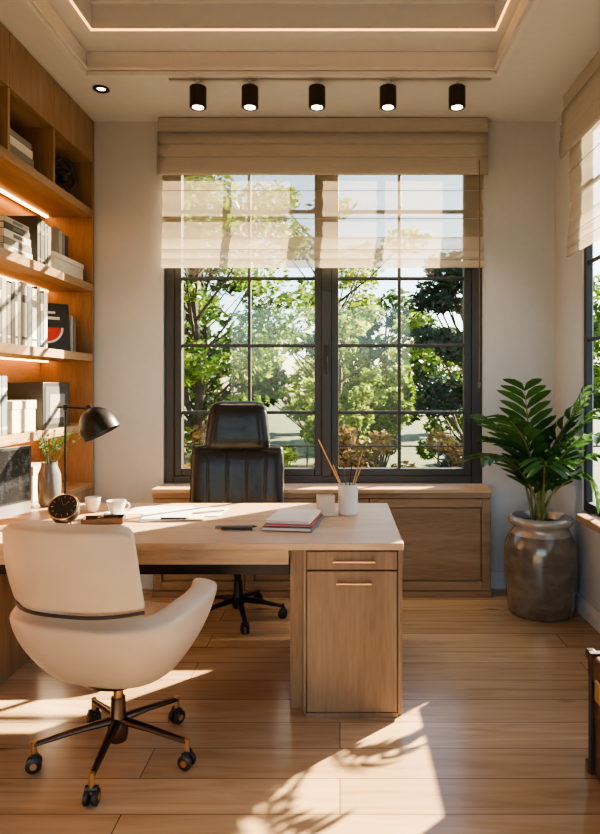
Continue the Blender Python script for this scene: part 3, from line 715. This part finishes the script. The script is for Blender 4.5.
b.obj('holder', 'candle', parent=cd, bevel=.001)
B().tube([(0, 0, .005), (0, 0, .07)], .022, 20).obj('wax', 'paper', parent=cd)

# ---------------------------------------------------------------- plant
PX, PY = 1.222, 3.96
pl = thing('potted_palm', 'dark green arching palm in a glazed brown pot', 'plant', (PX, PY, 0))
prof = [(0, 0), (.182, 0), (.194, .012), (.206, .10), (.214, .22), (.217, .34), (.214, .41), (.200, .455), (.182, .48)]
prof2 = [(.182, .48), (.170, .50), (.166, .515), (.168, .53), (.186, .54), (.195, .56), (.188, .582), (.168, .587), (.160, .57), (.155, .52), (.15, .5)]
B().lathe(prof, seg=48).obj('pot', 'glaze', parent=pl, smooth=60)
B().lathe(prof2, seg=48).obj('pot_rim', 'glaze2', parent=pl, smooth=60, label='paler glazed collar and rim')
B().lathe([(.158, .54), (.1, .552), (.02, .556), (0, .556)], seg=24).obj('soil', 'soil', parent=pl)
fronds = [(176, .56, .62), (-150, .60, .85), (-128, .72, .60), (-102, .66, .95), (-72, .80, .85), (-50, .76, 1.05), (-60, .92, .60),
          (154, .62, .45), (-112, .80, .38), (-38, .84, .70), (-46, .66, 1.30), (-30, .80, .45)]
for az, L, tilt in fronds:
    a = R(az+random.uniform(-4, 4)); hd = Vector((math.cos(a), math.sin(a), 0))
    side = Vector((-hd.y, hd.x, 0))
    base = Vector((random.uniform(-.05, .05), random.uniform(-.05, .05), .54))
    N = 20; pts = []; p = base.copy()
    for i in range(N+1):
        pts.append(p.copy()); t = i/N
        ang2 = tilt*.28 + tilt*1.75*t**1.5
        p = p + (hd*math.sin(ang2)+Vector((0, 0, 1))*math.cos(ang2))*(L*1.10/N)
    b = B(); b.tube(pts, [.009*(1-.75*i/N) for i in range(N+1)], 6, 0)
    nl = 10
    for j in range(nl):
        t = .30+.70*j/(nl-1); f = t*N; i0 = min(N-1, int(f)); q = pts[i0].lerp(pts[i0+1], f-i0); tg = (pts[i0+1]-pts[i0]).normalized()
        nrm = side.cross(tg).normalized()
        if nrm.z < 0: nrm = -nrm
        ll = .245*(math.sin(math.pi*(.24+.58*(t-.30)/.70))**.7)*random.uniform(.9, 1.08); ww = .0235
        for s in (-1, 1):
            dv = (tg*.86+side*s*.80+nrm*.25).normalized(); wv = dv.cross(nrm).normalized()*ww
            drop = -nrm*ll*.42
            c0 = q; c1 = q+dv*ll*.25; c2 = q+dv*ll*.6+drop*.30; c3 = q+dv*ll*.85+drop*.72; c4 = q+dv*ll+drop
            v = [c0+wv*.2, c0-wv*.2, c1+wv*.95+nrm*.006, c1-wv*.95+nrm*.006, c1-nrm*.003, c2+wv, c2-wv, c2-nrm*.008, c3+wv*.6, c3-wv*.6, c3-nrm*.006, c4]
            b.add(v, [(0, 4, 2), (0, 1, 4), (1, 3, 4), (2, 4, 7, 5), (4, 3, 6, 7), (5, 7, 10, 8), (7, 6, 9, 10), (8, 10, 11), (10, 9, 11)], 1)
    for v in b.v:
        wx = PX+v.x
        if wx > 1.40: v.x = 1.40-PX+(wx-1.40)*.15 if wx < 1.75 else 1.454-PX
        if PY+v.y > 4.36: v.y = 4.36-PY+(PY+v.y-4.36)*.08
        rr = math.hypot(v.x, v.y)
        if v.z < .66 and rr > .14: v.z = .66
    b.obj('frond', ['stem', 'leaf'], parent=pl, recalc=False, smooth=60)

# ---------------------------------------------------------------- trunk chest
tk = thing('trunk', 'dark brown leather trunk with brass corners and straps', 'trunk', (1.15, 2.05, 0))
B().box(.892, 1.41, 1.75, 2.33, .012, .33).obj('body', 'brown', parent=tk, world=True, bevel=.008)
B().box(.886, 1.416, 1.744, 2.336, .335, .43).obj('lid', 'brown', parent=tk, world=True, bevel=.012)
for x in (.882, 1.392):
    for yy in (1.740, 2.310):
        for z0, z1 in ((0, .04), (.40, .435)):
            B().box(x, x+.028, yy, yy+.030, z0, z1).obj('corner_bracket', 'bronze', parent=tk, world=True, bevel=.004)
B().box(.880, .89, 2.20, 2.25, .29, .36).obj('latch', 'brass', parent=tk, world=True, bevel=.003)
for yy in (1.86, 2.28):
    B().box(.880, .892, yy, yy+.025, .012, .434).box(.88, 1.42, yy, yy+.025, .43, .437).obj('strap', 'darkwood', parent=tk, world=True, bevel=.002)

# ---------------------------------------------------------------- track lights, downlight
TLY = 3.80
tl = thing('track_light', 'slim pale ceiling track with five black cylindrical spotlights', 'track light', (-.06, TLY, ZC))
B().box(-.94, .94, -.010, .010, -.013, -.001).obj('rail', 'rail', parent=tl, bevel=.002)
s = 650/TLY
for px in (198, 250, 317, 388, 457):
    x = (px-340)/s+.06
    b = B(); b.lathe([(0, -.046), (.042, -.046), (.0495, -.052), (.0495, -.168), (.043, -.172), (.040, -.160), (0, -.156)], (x, 0, 0), 28)
    h = b.obj('spotlight', 'blackmetal', parent=tl)
    B().box(x-.010, x+.010, -.014, .014, -.048, -.013).obj('bracket', 'ceil2', parent=h)
    B().lathe([(0, -.161), (.028, -.162), (.032, -.168), (0, -.171)], (x, 0, 0), 20).obj('lens', 'lens', parent=h, label='glowing warm lens')
    ld = bpy.data.lights.new('spot_lamp', 'SPOT'); ld.energy = 22; ld.color = (1, .8, .58); ld.spot_size = R(75); ld.spot_blend = .6; ld.shadow_soft_size = .03
    lo = bpy.data.objects.new('spot_lamp', ld); COL.objects.link(lo); lo.location = (x-.06, TLY, ZC-.19); lo.rotation_euler = (R(12), 0, 0)
dl = thing('downlight', 'small round recessed ceiling downlight with dark rim', 'light', (-1.44, 3.92, ZC))
B().lathe([(.025, -.002), (.047, -.002), (.049, -.010), (.042, -.014), (.025, -.008)], seg=28).obj('rim', 'blackmetal', parent=dl)
B().lathe([(0, -.004), (.025, -.004)], seg=20).obj('lens', 'lens', parent=dl)

# ---------------------------------------------------------------- garden
st(B().box(-40, 40, YB+.2, 70, -.35, -.3), 'ground', 'grass', smooth=0)
M['lf1'] = leafmat('garden_leaf_green', (.025, .085, .010), (.25, .36, .04), .5)
M['lf2'] = leafmat('garden_leaf_dark', (.006, .018, .014), (.025, .06, .03), .25)
M['lf3'] = leafmat('garden_leaf_autumn', (.08, .08, .02), (.36, .19, .05), .45)
M['lf4'] = leafmat('garden_leaf_lime', (.05, .12, .012), (.32, .40, .05), .5)
M['lf5'] = leafmat('garden_leaf_hedge', (.010, .035, .008), (.08, .15, .025), .30)
def leaves(b, clusters, n, size, mi=0):
    for i in range(n):
        c, rad = random.choice(clusters)
        while True:
            p = Vector((random.uniform(-1, 1), random.uniform(-1, 1), random.uniform(-1, 1)))
            if p.length < 1: break
        q = Vector(c)+Vector((p.x*rad[0], p.y*rad[1], p.z*rad[2]))
        a = Vector((random.gauss(0, 1), random.gauss(0, 1), random.gauss(0, .6))).normalized()
        bb = a.cross(Vector((random.gauss(0, 1), random.gauss(0, 1), random.gauss(0, 1)))).normalized()
        s = size*random.uniform(.6, 1.3)
        b.add([q-a*s, q+bb*s*.45, q+a*s, q-bb*s*.45], [(0, 1, 2, 3)], mi)
def tree(x, y, h, cr, n, mat, label, size=.085, ncl=26, trunk=.09, zc=None, sparse=.32):
    t = thing('tree', label, 'tree', (x, y, -.3))
    b = B(); cl = []
    zc = zc or h*.62
    b.tube([(0, 0, 0), (.08, .02, h*.3), (-.05, 0, h*.6), (.02, 0, h*.9)], [trunk, trunk*.8, trunk*.5, trunk*.15], 8)
    for i in range(ncl):
        a = random.uniform(0, 6.28); zz = random.uniform(-1, 1); rr = math.sqrt(1-zz*zz)*random.uniform(.35, 1)
        c = Vector((math.cos(a)*rr*cr, math.sin(a)*rr*cr, zc+zz*(h-zc)*.95))
        st0 = Vector((0, 0, max(h*.2, c.z-.7-.3*cr)))
        b.tube([st0, st0.lerp(c, .5)+Vector((0, 0, -.08)), c], [trunk*.32, trunk*.18, .008], 5)
        cl.append((c, (cr*sparse, cr*sparse, cr*sparse*.5)))
    b.obj('trunk', 'bark', parent=t)
    b = B(); leaves(b, cl, n, size); b.obj('foliage', mat, parent=t, smooth=0, recalc=False)
    return t
tree(-2.1, 9.4, 5.4, 1.8, 9500, 'lf1', 'leafy green garden tree in sunlight', size=.064, ncl=46, sparse=.27, zc=3.0)
tree(-.1, 12.8, 6.3, 1.75, 7500, 'lf4', 'lime green garden tree in sunlight', size=.076, ncl=42, sparse=.27, zc=3.3)
tree(1.85, 9.2, 3.7, .80, 10500, 'lf2', 'dense dark evergreen tree outside the window', size=.055, zc=1.9, sparse=.42, ncl=36)
tree(3.6, 14.6, 4.0, 1.5, 5000, 'lf1', 'distant green tree beyond the garden', size=.10, sparse=.32, zc=2.2)
tree(5.2, 10.4, 4.6, 1.5, 4500, 'lf1', 'green garden tree near the side window')
tree(-6.6, 13, 6, 2.2, 4000, 'lf1', 'wide green tree at the garden edge', size=.12)
tree(-3.6, 17.2, 7.2, 2.4, 7000, 'lf5', 'tall dark green tree filling the garden edge', size=.12, ncl=44, zc=3.8)
tree(1.3, 18.2, 4.2, 1.9, 5000, 'lf5', 'dark green tree at the far garden edge', size=.12, ncl=34, zc=2.3)
def shrub(x, y, r, h, n, mat, label, size=.05):
    t = thing('shrub', label, 'shrub', (x, y, -.3)); cl = []
    b = B()
    for i in range(18):
        c = Vector((random.uniform(-1, 1)*r*.85, random.uniform(-1, 1)*r*.5, h*random.uniform(.25, .95)))
        b.tube([(0, 0, 0), c], [.02, .006], 5); cl.append((c, (r*.26, r*.26, h*.10)))
    b.obj('stems', 'bark', parent=t)
    b = B(); leaves(b, cl, n, size); b.obj('foliage', mat, parent=t, smooth=0, recalc=False)
shrub(.16, 7.2, .66, 1.35, 2600, 'lf3', 'orange and yellow autumn shrub outside the window', size=.040)
shrub(1.45, 7.0, .58, 1.25, 2300, 'lf3', 'golden autumn shrub next to a dark evergreen', size=.040)
shrub(-1.75, 6.8, .60, 1.30, 2300, 'lf3', 'yellow orange shrub under a green tree', size=.040)
shrub(-.75, 6.6, .38, 1.10, 1500, 'lf4', 'small lime green shrub close to the window', size=.038)
shrub(-.05, 9.3, .50, 1.7, 2600, 'lf4', 'lime green low shrub in the garden', size=.05)
shrub(-3.2, 6.9, .6, 1.5, 2000, 'lf1', 'green shrub at the garden edge')
shrub(.62, 10.6, .60, 1.9, 3000, 'lf1', 'green rounded shrub behind autumn shrubs', size=.06)
shrub(2.1, 11.6, .70, 1.9, 2800, 'lf4', 'lime green rounded shrub on the lawn', size=.06)
shrub(3.5, 11.2, .70, 1.9, 2800, 'lf1', 'green rounded shrub on the lawn', size=.06)
shrub(-.55, 15.8, .70, 2.2, 2600, 'lf1', 'green shrub behind the lime tree', size=.09)
shrub(1.1, 15.2, .70, 2.2, 2600, 'lf1', 'green shrub in the back of the garden', size=.09)
for i, x in enumerate((-12, -6.6, -1.2, 4.2, 9.6)):
    shrub(x, 23, 2.3, 3.4+.4*(i % 2), 5000, 'lf5', 'tall dark hedge plant closing off the garden', size=.16)
gp = thing('garden_lamp_post', 'slim dark lamp post standing in the garden', 'lamp post', (-1.33, 5.5, -.3))
B().tube([(0, 0, 0), (0, 0, 2.25)], .011, 8).obj('pole', 'blackmetal', parent=gp)
B().lathe([(0, 2.25), (.020, 2.25), (.020, 2.31), (0, 2.32)], seg=12).obj('lamp_head', 'blackmetal', parent=gp)
gf = thing('garden_railing', 'thin dark metal railing standing on the lawn', 'railing', (.3, 5.95, -.3))
b = B()
for z in (.55, 1.12): b.tube([(-3.0, 0, z), (3.0, 0, z)], .009, 6)
b.obj('rail', 'blackmetal', parent=gf)
for i in range(6):
    B().tube([(-3+i*1.2, 0, 0), (-3+i*1.2, 0, 1.14)], .011, 6).obj('post', 'blackmetal', parent=gf)

# ---------------------------------------------------------------- light
sd = bpy.data.lights.new('sun', 'SUN'); sd.energy = 60; sd.color = (1., .80, .56); sd.angle = R(.6)
so = bpy.data.objects.new('sun', sd); COL.objects.link(so)
so.rotation_euler = Vector((-1, -.94, -.62)).to_track_quat('-Z', 'Y').to_euler()
so.location = (9, 12, 9)
w = bpy.data.worlds.new('World'); sc.world = w; w.use_nodes = True
nt = w.node_tree; bg = nt.nodes['Background']
sky = nt.nodes.new('ShaderNodeTexSky'); sky.sky_type = 'NISHITA'; sky.sun_disc = False; sky.sun_elevation = R(28); sky.sun_rotation = R(47)
sky.air_density = 1; sky.dust_density = 1.0
nt.links.new(sky.outputs[0], bg.inputs[0]); bg.inputs[1].default_value = .60
def portal(loc, rot, sx, sy):
    l = bpy.data.lights.new('sky_portal', 'AREA'); l.shape = 'RECTANGLE'; l.size = sx; l.size_y = sy; l.cycles.is_portal = True
    o = bpy.data.objects.new('sky_portal', l); COL.objects.link(o); o.location = loc; o.rotation_euler = rot
portal((-.115, YB+.16, 1.83), (R(-90), 0, 0), 2.18, 2.25)
portal((XR+.08, 2.7, 1.78), (R(90), 0, R(90)), 2.4, 2.3)
portal((-.325, YF-.13, 1.33), (R(90), 0, 0), 2.95, 2.65)  # sky portal at the added rear opening, no window there
sc.view_settings.look = 'AgX - Medium High Contrast'

# ---------------------------------------------------------------- camera
cam = bpy.data.cameras.new('camera'); co = bpy.data.objects.new('camera', cam); COL.objects.link(co)
co.location = (0, 0, 1.38); co.rotation_euler = (R(90), 0, 0)
cam.sensor_width = 36; cam.lens = 650/834*36; cam.shift_x = -40/834; cam.shift_y = -32/834; cam.clip_start = .05; cam.clip_end = 200
sc.camera = co
